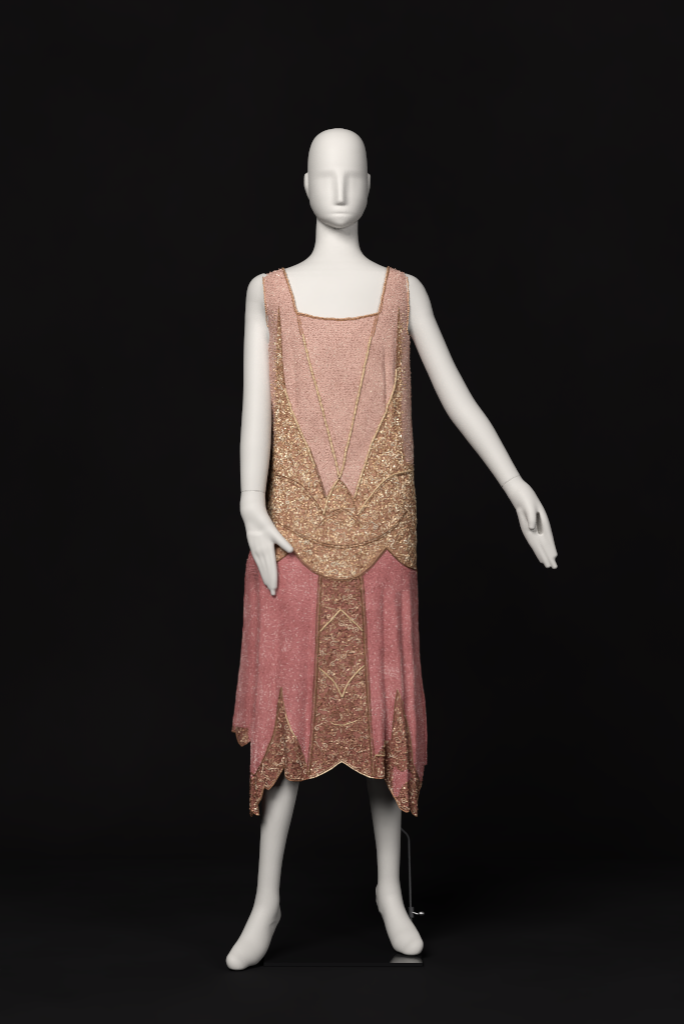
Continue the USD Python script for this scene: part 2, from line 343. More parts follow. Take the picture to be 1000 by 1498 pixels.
tR = np.linalg.norm(bodyR.c - W(748, 705.5, .068), axis=1).argmin() / 239
bodyL, bodyR = Tube(armL_rows, trim=(0, tL)), Tube(armR_rows, trim=(0, tR))
for b in (bodyL, bodyR):       # rounded shoulder start
    pass
shoL, shoR = chain((389, 424, .133, 18.5, 19), (384, 440, .134, 17.5, 17.5), (381, 460, .136, 14, 14)), chain((594, 422, .13, 17.5, 22), (603, 441, .13, 19, 19), (610, 458, .13, 15, 15))
base_body = blend([(torso, .002), (head, .010), (ears[0], .004), (ears[1], .004), (bodyL, .016), (shoL, .02), (bodyR, .016), (shoR, .02), (legL, .02), (legR, .02)]
                  + [(x, .012 if i % 4 == 0 else .020) for i, x in enumerate(footL + footR)], pad=0.03)
SOLE_L, SOLE_R = 0.0, 0.0085
def body(p):
    f = base_body(p)
    floor = np.where(p[:, 0] < 0.04, SOLE_L, SOLE_R) - p[:, 2]
    return -smin(-f, -floor, 0.008)
mann = thing('mannequin', 'white hairless mannequin wearing the beaded dress, one arm held out', 'mannequin')
V, F, _ = polygonise(body, (-0.26, -0.12, -0.012), (0.42, 0.32, 1.90), 0.003)
put('body', V, F, M['paint'], mann)

# hands are separate castings that plug on at the wrist seams
hand_tL = Tube(armL_rows, trim=(tL + 0.004, 1.0), round_ends='end')
palmL = [(hand_tL, .002),
         (chain((369.5, 738, .030, 15, 12.5), (372, 758, .022, 15.5, 11.5), (377, 776, .016, 17, 10), (381.5, 791, .010, 17.2, 9), (384.5, 800, .006, 15, 8)), .016),
         (chain((388, 782, .009, 8, 8), (395.2, 804, .002, 6.2, 6.6), (399.3, 826, -.002, 5.2, 5.8), (401, 845, -.003, 5.0, 5.4), (401, 858, .000, 4.6, 5.0)), .005),
         (chain((382, 785, .008, 8, 8), (387.5, 806, .003, 5.9, 6.6), (393.6, 830, .000, 5.0, 5.8), (397.5, 853, .001, 4.6, 5.4), (399.5, 868.5, .003, 3.6, 4.4)), .005),
         (chain((376, 785, .010, 8, 8), (379.6, 806, .007, 5.8, 6.2), (387.5, 830, .004, 4.8, 5.6), (392.6, 850, .005, 4.4, 5.2), (395, 859, .006, 3.8, 4.6)), .005),
         (chain((369.5, 783, .014, 8, 7.5), (372.2, 806, .012, 5.4, 6), (381.5, 829, .008, 4.6, 5.2), (387, 845, .008, 4.2, 4.8), (389.5, 853, .009, 3.6, 4.2)), .005),
         (chain((374, 748, .024, 11), (384, 762, .014, 11.2), (394, 774.5, .008, 9.4), (406, 787, -.003, 7.4), (417, 798, -.010, 6.4), (424, 804.5, -.012, 5.4)), .012)]
fL = blend(palmL, pad=0.03)
V, F, _ = polygonise(fL, (-0.25, -0.06, 0.78), (-0.08, 0.11, 1.06), 0.0018)
put('hand', V, F, M['paint'], mann)
hand_tR = Tube(armR_rows, trim=(tR + 0.004, 1.0), round_ends='end')
palmR = [(hand_tR, .002),
         (chain((762, 722, .058, 14.4, 13), (768, 734, .054, 15.5, 12), (774, 749, .050, 17, 11), (781, 768, .048, 19.5, 9), (788, 785, .046, 17.5, 8)), .016),
         (chain((764, 748, .046, 8, 9), (772, 772, .044, 8, 8.5), (780.5, 795, .044, 5.8, 6.4), (788, 811, .046, 4.8, 5.5), (793, 820.5, .047, 4.1, 4.8)), .005),
         (chain((780, 780, .042, 7, 8), (787, 799, .041, 5.8, 6.4), (796, 817, .041, 5.2, 5.8), (801, 827.5, .042, 4.3, 5)), .0045),
         (chain((788, 780, .042, 7, 8), (795, 798, .038, 5.9, 6.6), (804.5, 817, .038, 5.2, 5.8), (810.8, 829, .039, 4.3, 5)), .0045),
         (chain((765, 722, .056, 10, 11), (776.5, 733, .048, 9.6, 10), (787.5, 748, .040, 8.6, 9), (795.5, 765, .035, 7.4, 8), (801.5, 785, .036, 6.2, 6.6), (807.5, 803, .038, 5.2, 5.6), (810.5, 811.5, .039, 4.6, 5)), .010),
         (chain((765, 726, .048, 12, 12), (773, 740, .035, 10.5), (777, 753, .024, 8.0), (778, 764, .020, 6.4), (777.6, 770.5, .020, 5.2)), .010)]
cutR = chain((786.2, 752, .032, 2.4, 13), (787.6, 765, .032, 3.6, 15), (790, 779, .033, 3.0, 13))
fR0 = blend(palmR, pad=0.03)
def fR(p): return -smin(-fR0(p), cutR(p), 0.004)
V, F, _ = polygonise(fR, (0.34, -0.06, 0.84), (0.52, 0.13, 1.10), 0.0018)
put('hand', V, F, M['paint'], mann)

# ------------------------------------------------------------------ the dress
def tab(py, rows): 
    r = np.array(rows, float); return PchipInterpolator(r[:, 0], r[:, 1:], extrapolate=False)(np.clip(py, r[0, 0], r[-1, 0]))
T_ = np.array(TORSO)
def torso_at(py):
    return tab(py, T_[:, [0, 1, 2, 3, 4]])
low = [(480, 391, 599, .103, .086), (520, 393.5, 597.5, .108, .088), (560, 394.5, 598, .109, .088), (620, 393, 600, .110, .09), (680, 390, 603, .113, .095), (740, 384, 606, .118, .102), (780, 375.5, 607.5, .122, .108),
       (802, 368, 608, .124, .111), (822, 363.2, 608, .125, .113), (842, 361, 608.5, .126, .115), (900, 357, 611, .130, .122), (1000, 351, 615.5, .137, .132), (1060, 346.5, 619.5, .142, .138), (1100, 343.5, 621.5, .145, .14), (1200, 342, 622, .148, .142)]
rows_up = np.r_[np.arange(386.5, 412, .55), np.arange(412, 840, 1.7)]
NLOW = 190
NC = 840
theta = np.linspace(0, 2 * math.pi, NC, endpoint=False)
theta = theta + 0.10 * np.sin(2 * theta) * 0    # front: sin>0; left at pi
def sections(py):
    a = torso_at(np.minimum(py, 480) + 2.4)
    up = np.stack([a[..., 0] - 1.2, a[..., 1] + 1.2, a[..., 2] + .0045, a[..., 3] + .0045], -1)
    lo = tab(py, low)
    w = sst(440, 500, py)[..., None]
    return up * (1 - w) + lo * w
def undisplaced(py, th):
    s = sections(py); k = sc(YT)
    n = 2.2 + 0.35 * sst(470, 700, py)
    c, sn = np.cos(th), np.sin(th)
    ex = 2 / n
    x = ((s[..., 0] + s[..., 1]) / 2 - 500) * k + (s[..., 1] - s[..., 0]) / 2 * k * np.sign(c) * np.abs(c) ** ex
    y = YT - np.where(sn > 0, s[..., 2], s[..., 3]) * np.sign(sn) * np.abs(sn) ** ex
    yf = YT - s[..., 2] * 0.9                       # rows are levelled so that they read py on the front of the dress
    lev = sst(440, 520, py)
    z = CAM_Z + (749 - py) * (sc(yf) * lev + sc(YT - .02) * (1 - lev))
    return np.stack([x, y, z], -1)
# hem height (photo rows) along the bottom edge
hem_pts = np.array([(343, 1074), (345, 1086), (348, 1094), (352.5, 1098), (357, 1094), (360.6, 1088), (361, 1186), (363, 1193), (366, 1198), (370, 1192), (372.5, 1186), (376, 1194), (379, 1195), (380.5, 1172), (384, 1177), (389, 1168), (391.5, 1151), (395, 1156), (400, 1147), (404, 1138), (408, 1128), (411.5, 1121), (415, 1129), (421, 1136),
                    (430, 1140), (440, 1142), (447, 1140), (452, 1138.5), (460, 1136.5), (472, 1131), (485, 1124), (494, 1117.5), (500, 1114), (507, 1118), (516, 1124), (528, 1131), (540, 1136.5), (548, 1138), (557, 1137), (563, 1130), (567, 1127),
                    (572, 1140), (575, 1160), (578.5, 1183), (582, 1188), (586, 1186), (590, 1168), (593, 1162), (596.5, 1178), (600, 1194), (603, 1198), (606.5, 1192), (610, 1182), (614, 1166), (617.5, 1152), (620.5, 1132), (621.5, 1128)], float)
Pb = project(undisplaced(np.full(NC, 1110.0), theta))[0]
front = np.sin(theta) > 0
zig = 1099 + 9 * np.abs(((theta * 9 / math.pi) % 1) * 2 - 1)
zig = np.where(np.cos(theta) > .6, 1098 + 30 * np.clip(np.cos(theta), 0, 1) ** 5, zig); zig = np.where(np.cos(theta) < -.75, 1080 + 0 * zig, zig)
hem = np.where(front & (Pb >= 343) & (Pb <= 621.5), np.interp(Pb, hem_pts[:, 0], hem_pts[:, 1]), zig)
mir = (-np.arange(NC)) % NC
PY = np.vstack([np.repeat(rows_up[:, None], NC, 1), 840 + (hem - 840)[None] * np.linspace(0, 1, NLOW)[:, None] ** 1.0])
TH = np.repeat(theta[None], len(PY), 0)
G0 = undisplaced(PY, TH)
P0 = project(G0)[0]
fr = sst(0.0, 0.12, np.sin(TH)); bk = 1 - fr
disp = np.zeros_like(PY)
sk = sst(835, 900, PY); dn = sst(880, 1120, PY)
def line(*pts):
    q = np.array(pts, float); return np.interp(PY, q[:, 0], q[:, 1])
g = line((830, 374), (900, 372.5), (1000, 369), (1090, 364), (1200, 361))
wl = sst(815, 870, PY)
disp -= fr * wl * .016 * gauss(P0 - g, 4.5)
disp += fr * wl * .006 * gauss(P0 - g - 11, 8)
for (pts, amp, wd) in [
        (((840, 392), (1000, 388), (1195, 384)), .004, 9), (((840, 410), (1000, 402), (1195, 398)), -.004, 7), (((900, 432), (1140, 428)), .005, 13), (((860, 456), (1140, 444)), -.006, 7),
        (((840, 548), (1140, 553)), .005, 9), (((830, 563), (1000, 565), (1140, 570)), -.006, 5.5), (((830, 576), (1000, 580), (1190, 585)), .007, 6.5),
        (((830, 590), (1000, 592), (1190, 594)), -.006, 4.5), (((840, 598), (1000, 600), (1190, 603)), .006, 5)]:
    disp += fr * sk * (0.75 + 1.2 * dn) * amp * gauss(P0 - line(*pts), wd)
gr = line((840, 602.5), (1000, 606), (1100, 611), (1200, 612))
disp -= fr * sk * (0.9 - 0.6 * dn) * .006 * gauss(P0 - gr, 3.6)
b1 = sst(1030, 1120, PY)
disp -= fr * b1 * .020 * gauss(P0 - 411, 7); disp += fr * b1 * .012 * gauss(P0 - 428, 9); disp += fr * b1 * .008 * gauss(P0 - 390, 10)
disp -= fr * b1 * .030 * gauss(P0 - line((1030, 566), (1190, 569)), 5.5); disp += fr * b1 * .012 * gauss(P0 - 552, 8); disp += fr * b1 * .014 * gauss(P0 - 584, 8)
disp -= fr * sst(1130, 1185, PY) * .014 * gauss(P0 - 592, 4)
disp -= fr * sst(1120, 1185, PY) * .012 * gauss(P0 - 377, 3)
disp -= fr * b1 * .006 * gauss(P0 - 500, 14)
# back half: plain flutes
disp += bk * sk * .010 * dn * np.sin(TH * 22)
# bodice: soft dents and a few pleats under the right arm
bo = sst(470, 540, PY) * (1 - sst(780, 840, PY))
disp -= fr * bo * sst(490, 530, PY) * (1 - sst(590, 640, PY)) * .0035 * gauss(P0 - line((490, 562), (600, 566)), 2.6)
disp += fr * bo * (1 - sst(590, 650, PY)) * .0030 * gauss(P0 - 573, 4)
disp -= fr * bo * (1 - sst(560, 650, PY)) * .0030 * gauss(P0 - line((480, 425), (650, 434)), 5)
disp += .014 * (meshkit.fbm(G0 * np.array([16, 16, 7.0]), 3, 21) - .5) * sst(460, 560, PY)
disp += .0022 * (meshkit.noise(G0 * 60, 5) - .5) * sst(560, 640, PY)
nrm2 = np.stack([np.cos(TH), -np.sin(TH), 0 * TH], -1)
G = G0 + disp[..., None] * nrm2
G[..., 1] += fr * wl * (.030 * sst(g + 1.5, g - 4.5, P0) + .026 * sst(gr - 1.0, gr + 4.0, P0))
G[..., 1] += .040 * fr * sst(405, 394, P0) * sst(560, 640, PY) * (1 - sst(790, 830, PY))
# keep the cloth outside the wearer and level
R, C = PY.shape
idx = np.arange(R * C).reshape(R, C)
nxt = np.roll(idx, -1, 1)
quad = np.stack([idx[:-1], idx[1:], nxt[1:], nxt[:-1]], -1).reshape(-1, 4)   # outward for theta growing right -> front -> left
tri = np.vstack([quad[:, [0, 1, 2]], quad[:, [0, 2, 3]]])
Vd = G.reshape(-1, 3)
_, _, Nd = meshkit.arrays((Vd, tri), True)
if (Nd.reshape(R, C, 3)[R // 2, NC // 4] @ np.array([0, -1, 0])) < 0:
    tri = tri[:, ::-1]; Nd = -Nd
Pf, Qf = project(G)
front2 = np.repeat(front[None], R, 0)
P = np.where(front2, Pf, Pf[:, mir]); Q = np.where(front2, Qf, Qf[:, mir])
# sides of the back half keep clear of the front's neckline: raise the neckline there
isback = (~front2).astype(float)
A = np.c_[Vd, Nd, P.ravel(), Q.ravel(), isback.ravel()]

def split(A, F, f):
    s = f < 0
    c = s[F].sum(1)
    ins, outs = [F[c == 3]], [F[c == 0]]
    for lone_in in (True, False):
        m = F[c == (1 if lone_in else 2)]
        if not len(m): continue
        lone = (s[m] == lone_in).argmax(1)
        m = np.stack([m[np.arange(len(m)), (lone + k) % 3] for k in range(3)], 1)
        edges = np.vstack([m[:, [0, 1]], m[:, [0, 2]]]); key, inv = np.unique(np.sort(edges, 1), axis=0, return_inverse=True)
        inv = np.ravel(inv)
        t = f[key[:, 0]] / (f[key[:, 0]] - f[key[:, 1]])
        new = A[key[:, 0]] + t[:, None] * (A[key[:, 1]] - A[key[:, 0]])
        base = len(A); A = np.vstack([A, new]); f = np.r_[f, np.zeros(len(new))]; s = np.r_[s, np.zeros(len(new), bool)]
        p, q = base + inv[:len(m)], base + inv[len(m):]
        one = np.stack([m[:, 0], p, q], 1); two = np.vstack([np.stack([p, m[:, 1], m[:, 2]], 1), np.stack([p, m[:, 2], q], 1)])
        (ins if lone_in else outs).append(one); (outs if lone_in else ins).append(two)
    return A, np.vstack(ins), np.vstack(outs)
def psd(A, poly):
    pts = shapely.points(A[:, 6], A[:, 7])
    d = shapely.distance(pts, poly.boundary); shapely.prepare(poly)
    return np.where(shapely.contains_xy(poly, A[:, 6], A[:, 7]), -d, d)

neck = Polygon([(414.5, 370), (414.5, 392), (420, 408), (428, 432), (434.5, 457), (452, 461.5), (475, 465.5), (500, 467), (522, 464.5), (540, 460.5), (553, 458), (559, 430), (564, 408), (566.5, 392), (566.5, 370)])
armL_hole = Polygon([(340, 370), (385, 370), (385, 404), (386.5, 425), (389, 450), (392, 478), (394, 490), (393, 503), (340, 503)])
armR_hole = Polygon([(640, 370), (594.8, 370), (594.8, 404), (596, 425), (596.5, 450), (595.5, 468), (594.5, 480), (596, 490), (640, 490)])
# gold hip zone: two tapering side bands that meet in the pointed hip band, lower edge scalloped
L_in = [(407.5, 447), (409.5, 462), (411, 485), (413.5, 530), (417.5, 568), (424, 592), (437, 625), (450, 655), (461, 684), (469, 708), (475, 729)]
R_in = [(582.5, 447), (582, 462), (580.5, 490), (578.5, 540), (575, 568), (566, 596), (555, 622), (542, 652), (532, 684), (524, 708), (518.5, 728)]
L_out = [(407, 447), (405, 480), (404, 530), (403, 580), (403, 640), (399, 668), (380, 690)]
R_out = [(583, 447), (586, 480), (587, 540), (586.5, 600), (588, 650), (593, 675), (615, 690)]
SC_C = [(428, 803), (436, 813), (448, 826), (462, 836.5), (478, 843.5), (500, 847.5), (520, 844), (536, 833), (548, 820), (556, 810), (563.5, 801)]
SC_R = [(563.5, 801), (574, 812), (586, 823), (597, 830.5), (612, 834)]
SC_L = [(428, 803), (418, 812), (408, 820), (400, 825), (392, 822), (381, 813), (366, 804), (340, 801)]
gold = Polygon([(340, 690)] + L_out[::-1] + L_in + [(484, 715), (495, 700.5), (506, 713)] + R_in[::-1] + R_out + [(650, 690), (650, 834)] + SC_R[::-1] + SC_C[::-1][1:] + SC_L[1:])
gold = gold.buffer(0)
upper = Polygon([(300, 300), (700, 300), (700, 834)] + SC_R[::-1] + SC_C[::-1][1:] + SC_L[1:] + [(300, 801)]).buffer(0)
PL = [(469, 838), (467, 870), (465.5, 900), (463.5, 960), (460.5, 1020), (457.5, 1070), (453.5, 1110), (450.5, 1150)]
PR = [(527.5, 838), (530, 870), (532, 900), (535, 960), (538.5, 1020), (541.5, 1070), (545, 1110), (547, 1150)]
panel = Polygon(PL + PR[::-1])
GL_l = [(411, 1005), (408.5, 1020), (405, 1045), (400.5, 1070), (393, 1090), (383, 1115), (372, 1136), (362, 1154)]
GL_r = [(411, 1005), (414, 1022), (418.5, 1045), (424.5, 1065), (433, 1082), (441, 1100), (447, 1118), (450.3, 1131)]
godL = Polygon(GL_l + [(352, 1215), (449, 1215)] + GL_r[::-1][:-1])
GR_l = [(581, 1008), (577.5, 1030), (575, 1060), (573, 1082), (566, 1084), (560, 1092), (552, 1103), (547, 1112)]
GR_r = [(581, 1008), (586, 1024), (592, 1045), (597, 1064), (601, 1090), (604, 1118), (609, 1130), (613, 1142), (618, 1150)]
godR = Polygon(GR_l + [(547, 1215), (625, 1215)] + GR_r[::-1][:-1])
godR = godR.difference(Polygon([(576, 1118), (582, 1127), (589, 1130), (597, 1124), (602, 1134), (598, 1143), (590, 1147), (585, 1156), (581, 1168), (576, 1164), (574, 1140)]).buffer(3).buffer(-5).buffer(2))
back_gold = Polygon([(320, 1058), (364, 1066), (361, 1120), (320, 1120)])
F = tri
f = psd(A, neck)
f = np.where(A[:, 8] > .5, np.maximum(f, A[:, 7] - 428), f)
A, _, F = split(A, F, f)
f = np.minimum(psd(A, armL_hole), psd(A, armR_hole)); A, _, F = split(A, F, f)
A, Fg, F = split(A, F, psd(A, gold))
A, Fb, Fs = split(A, F, psd(A, upper))
A, Fp, Fs = split(A, Fs, psd(A, panel))
A, FgL, Fs = split(A, Fs, psd(A, godL))
A, FgR, Fs = split(A, Fs, psd(A, godR))
A, Fbg, Fs = split(A, Fs, psd(A, back_gold))

dress = thing('beaded_dress', 'sleeveless pink beaded dress with gold hip band and jagged hem on the mannequin', 'dress')
def zone(name, F, m, label=None):
    used, inv = np.unique(F, return_inverse=True)
    N = A[used, 3:6]; N = N / np.linalg.norm(N, axis=1)[:, None]
    o = put(name, A[used, :3], inv.reshape(-1, 3), m, dress, N=N)
    return tag(o, label) if label else o
zb = zone('bodice', Fb, M['bodice'], 'pale pink beaded bodice')
zg = zone('hip_band', Fg, M['gold_ground'], 'gold beaded hip band with pointed upper edge')
zs = zone('skirt', Fs, M['skirt'], 'rose pink beaded skirt')
def fb(F):
    m = A[F, 8].mean(1) < .5; return F[m], F[~m]
Fp, Fp2 = fb(Fp); FgL, FgL2 = fb(FgL); FgR, FgR2 = fb(FgR)
zp = zone('centre_panel', Fp, M['panel_ground'], 'narrow rust and gold panel down the middle of the skirt')
zl = zone('hem_godet', FgL, M['panel_ground'], 'gold beaded hem point under the lowered hand')
zr = zone('hem_godet', FgR, M['panel_ground'], 'gold beaded hem point by the support rod')
zone('centre_panel', Fp2, M['panel_ground']); zone('hem_godet', FgL2, M['panel_ground']); zone('hem_godet', FgR2, M['panel_ground'])
ze = zone('back_hem', Fbg, M['panel_ground'], 'gold beaded edge of the back of the skirt')

# mapping from photo coordinates on the front of the dress to the cloth
sub_r, sub_c = np.arange(0, R, 3), np.arange(1, NC // 2, 3)
rr, cc = np.meshgrid(sub_r, sub_c, indexing='ij')
inv = LinearNDInterpolator(np.c_[Pf[rr, cc].ravel(), Qf[rr, cc].ravel()], np.c_[rr.ravel(), cc.ravel()].astype(float))
Nn = Nd.reshape(R, C, 3)
def on_cloth(pts, lift=0.0, back=False):
    rc = inv(np.asarray(pts, float)); ok = ~np.isnan(rc[:, 0])
    rc = np.where(ok[:, None], rc, 0)
    if back: rc[:, 1] = NC - rc[:, 1]
    r0 = np.clip(rc[:, 0].astype(int), 0, R - 2); c0 = rc[:, 1].astype(int)
    a, b = rc[:, 0] - r0, rc[:, 1] - c0; c1 = (c0 + 1) % NC; c0 %= NC
    def bl(X): return ((1 - a) * (1 - b))[:, None] * X[r0, c0] + (a * (1 - b))[:, None] * X[r0 + 1, c0] + ((1 - a) * b)[:, None] * X[r0, c1] + (a * b)[:, None] * X[r0 + 1, c1]
    p, n = bl(G), bl(Nn); n = n / np.maximum(np.linalg.norm(n, axis=1), 1e-9)[:, None]
    return p + lift * n, n, ok
def resample(pts, step):
    L = LineString(pts); n = max(int(L.length / step), 2)
    return np.array([L.interpolate(t, normalized=True).coords[0] for t in np.linspace(0, 1, n)])
def smoothline(pts):
    q = np.array(pts, float)
    if len(q) < 3: return q
    t = np.r_[0, np.cumsum(np.linalg.norm(np.diff(q, axis=0), axis=1))]
    return PchipInterpolator(t, q)(np.linspace(0, t[-1], len(q) * 8))
def tube3(p, n, r, sides=6):
    t = np.gradient(p, axis=0); t /= np.maximum(np.linalg.norm(t, axis=1), 1e-9)[:, None]
    b = np.cross(t, n); b /= np.maximum(np.linalg.norm(b, axis=1), 1e-9)[:, None]
    a = np.linspace(0, 2 * math.pi, sides, endpoint=False)
    V = p[:, None] + r[:, None, None] * (np.cos(a)[None, :, None] * b[:, None] + np.sin(a)[None, :, None] * n[:, None])
    k, s = V.shape[:2]; i = np.arange(k * s).reshape(k, s); j = np.roll(i, -1, 1)
    q = np.stack([i[:-1], j[:-1], j[1:], i[1:]], -1).reshape(-1, 4)
    caps = np.vstack([[[i[0, 0], i[0, m + 1], i[0, m]] for m in range(1, s - 1)], [[i[-1, 0], i[-1, m], i[-1, m + 1]] for m in range(1, s - 1)]])
    return V.reshape(-1, 3), np.vstack([q[:, [0, 1, 2]], q[:, [0, 2, 3]], caps])
def cord(pts, r, m, parent, name='bead_line', smooth=True, back=False):
    q = smoothline(pts) if smooth else np.array(pts, float)
    q = resample(q, 0.55)
    q = q + 0.9 * (np.stack([meshkit.noise(np.c_[q * .12, q[:, :1] * 0], k) for k in (1, 2)], 1) - .5) + 0.55 * (np.stack([meshkit.noise(np.c_[q * .5, q[:, :1] * 0], k) for k in (3, 4)], 1) - .5)
    p, n, ok = on_cloth(q, r * (0.8 if m is M['cord'] else 0.55), back)
    p, n = p[ok], n[ok]
    if len(p) < 4: return
    s = np.r_[0, np.cumsum(np.linalg.norm(np.diff(p, axis=0), axis=1))]
    rad = r * ((0.86 + 0.14 * np.abs(np.sin(s / (r * 2.2) * math.pi))) if m is M['cord'] else (0.62 + 0.38 * np.abs(np.sin(s / (r * 2.2) * math.pi)))) * (0.66 + 0.6 * meshkit.noise(np.c_[s * 260, s * 0, s * 0], 3))
    V, F = tube3(p, n, rad)
    return put(name, V, F, m, parent)
def off(pts, d):
    L = LineString(smoothline(pts)).offset_curve(d)
    return np.array(L.coords)
G_, B_, T_R = M['cord'], M['brown_cord'], M['trim']
# neckline and armhole edging
ne = list(neck.exterior.coords)
cord(ne[1:15], .0022, T_R, zb, 'neckline_trim', smooth=False); cord([(x, y) for x, y in off(ne[1:15], 1.6)], .0014, B_, zb, 'neckline_trim', smooth=False)
cord([(385, 405), (386.5, 425), (389, 450), (392, 478)], .0020, T_R, zb, 'armhole_trim'); cord([(594.8, 405), (596, 425), (596.5, 450), (595.5, 468), (594.5, 480), (595.5, 489)], .0022, T_R, zb, 'armhole_trim')
for bk_ in (False, True):
    # long crossing lines of the bodice
    if not bk_:
        cord([(434, 459), (440, 490)], .0015, B_, zb); cord([(437, 459), (443, 489)], .0012, B_, zb)
        cord([(553, 459), (545, 492)], .0015, B_, zb); cord([(550, 460), (542, 492)], .0012, B_, zb)
    cord([(443, 489), (452, 527), (463, 567), (474, 608), (484, 648), (491, 675), (495, 696)], .0029, G_, zb)
    cord([(542, 492), (533, 535), (524, 577), (514, 625), (506, 660), (501, 683), (496, 699)], .0028, G_, zb)
    cord(L_in[:6], .0013, B_, zg); cord(L_in[4:9], .0029, G_, zg); cord(L_in[8:], .0016, B_, zg); cord(off(L_in[7:], -2.2), .0012, B_, zg)
    cord(R_in[:5], .0013, B_, zg); cord(R_in[3:], .0026, G_, zg)
    cord([(495, 700.5), (486, 715), (479, 731), (473, 753)], .0026, G_, zg); cord([(495, 700.5), (507, 714), (516, 733), (522, 754)], .0020, T_R, zg)
    cord([(522.5, 754), (530, 742), (541, 726), (553, 711), (566, 699), (580, 692.5), (602, 689)], .0022, G_, zg); cord([(524.5, 757), (533, 744), (544, 728), (556, 714), (568, 703), (582, 696), (602, 692.5)], .0013, B_, zg)
    cord([(473, 753), (464, 737), (452, 721), (440, 709), (424, 700), (404, 695)], .0016, B_, zg); cord([(470, 752), (461, 738), (449, 724), (437, 713), (422, 704), (404, 699)], .0013, B_, zg)
    cord([(464, 771), (470, 763), (480, 752), (490, 746), (499, 744), (508, 747), (518, 755), (530, 768)], .0017, T_R, zg); cord([(469, 773), (482, 757), (499, 749), (514, 757), (525, 770)], .0012, B_, zg)
    for d, r, m_ in ((0, .0018, T_R), (4.2, .0015, B_)):
        cord([(402, 755 + d), (412, 764 + d), (424, 771.5 + d), (440, 781 + d), (458, 789 + d), (478, 795 + d), (498, 797.5 + d), (520, 795.5 + d), (540, 789.5 + d), (560, 780.5 + d), (577, 767 + d), (590, 750 + d), (600, 735 + d)], r, m_, zg)
    cord(SC_C, .0019, T_R, zg, 'scallop_edge'); cord(off(SC_C, 2.4), .0014, B_, zg, 'scallop_edge'); cord(SC_R, .0019, B_, zg, 'scallop_edge'); cord(SC_L[:-1], .0019, B_, zg, 'scallop_edge')
    for pts, sg in ((PL, 1), (PR, -1)):
        pts = [(x, min(y, 1136)) for x, y in pts]
        cord(pts, .0016, T_R, zp, 'panel_edge'); cord(off(pts, 2.6 * sg), .0013, B_, zp, 'panel_edge'); cord(off(pts, -2.2 * sg), .0012, B_, zp, 'panel_edge')
    cord([(468, 924), (484, 907), (498, 892)], .0023, G_, zp, 'chevron'); cord([(498, 892), (514, 907), (530, 923)], .0020, G_, zp, 'chevron')
    cord([(466, 977), (480, 989), (491, 1002), (499.5, 1021)], .0020, G_, zp, 'chevron'); cord([(532, 974), (518, 988), (508, 1002), (500, 1021)], .0022, G_, zp, 'chevron')
    cord([(483, 1056), (490, 1060.5), (500, 1061), (512, 1058), (522, 1054)], .0014, G_, zp, 'chevron')
    cord(GL_l, .0016, B_, zl, 'godet_edge'); cord(GL_r[:3], .0014, T_R, zl, 'godet_edge'); cord(GL_r[2:5], .0019, G_, zl, 'godet_edge'); cord(GL_r[4:], .0014, T_R, zl, 'godet_edge'); cord(off(GL_l[:6], -2.2), .0013, T_R, zl, 'godet_edge')
    cord(GR_l[:4], .0015, B_, zr, 'godet_edge'); cord(GR_r, .0014, T_R, zr, 'godet_edge'); cord([(547, 1110), (553, 1100), (560, 1092), (564.5, 1085)], .0018, G_, zr, 'godet_edge')

# hem edging follows the bottom row of the cloth
hp, hn = G[-1], Nn[-1]
def hem_cord(sel, r, m, parent, name='hem_trim'):
    p, n = hp[sel], hn[sel]
    V, F = tube3(p, n, np.full(len(p), r) * (0.7 + 0.5 * rng.random(len(p)))); put(name, V, F, m, parent)
iP = Pf[-1]
fc = np.where(front)[0][::-1]
hem_cord(fc[(iP[fc] > 452) & (iP[fc] < 547)], .0014, G_, zp)
hem_cord(fc[(iP[fc] > 362) & (iP[fc] < 452)], .0013, B_, zl)
hem_cord(fc[(iP[fc] > 548) & (iP[fc] < 620)], .0013, B_, zr)
hem_cord(np.r_[np.where(~front)[0], np.where(~front)[0][:1]][:-1], .0016, B_, zs)
hem_cord(fc[iP[fc] < 362], .0013, B_, ze)

# ---- beads: scattered over each zone by area, and strung into scrolls on the gold ground
OCT_V = np.array([[1, 0, 0], [-1, 0, 0], [0, 1, 0], [0, -1, 0], [0, 0, 1], [0, 0, -1]], float)
OCT_F = np.array([[0, 2, 4], [2, 1, 4], [1, 3, 4], [3, 0, 4], [2, 0, 5], [1, 2, 5], [3, 1, 5], [0, 3, 5]])
HEX_V = np.array([[math.cos(k * math.pi / 3), math.sin(k * math.pi / 3), 0] for k in range(6)] + [[0, 0, .35]], float)
HEX_F = np.array([[k, (k + 1) % 6, 6] for k in range(6)])
def scatter_on(F, per_m2):
    a, b, c = A[F[:, 0], :3], A[F[:, 1], :3], A[F[:, 2], :3]
    ar = np.linalg.norm(np.cross(b - a, c - a), axis=1) / 2
    n = int(ar.sum() * per_m2)
    t = rng.choice(len(F), n, p=ar / ar.sum())
    u, v = rng.random(n), rng.random(n); m = u + v > 1; u[m], v[m] = 1 - u[m], 1 - v[m]
    w = np.stack([1 - u - v, u, v], 1)[..., None]
    return (A[F[t]][:, :, :3] * w).sum(1), (A[F[t]][:, :, 3:6] * w).sum(1), (A[F[t]][:, :, 6:8] * w).sum(1)
def frame(n, tang=None, tilt=0.0):
    n = n / np.linalg.norm(n, axis=1)[:, None]
    if tilt: 
        n = n + tilt * rng.normal(size=n.shape); n /= np.linalg.norm(n, axis=1)[:, None]
    t = rng.normal(size=n.shape) if tang is None else tang
    t = t - (t * n).sum(1)[:, None] * n; t /= np.maximum(np.linalg.norm(t, axis=1), 1e-9)[:, None]
    return t, np.cross(n, t), n
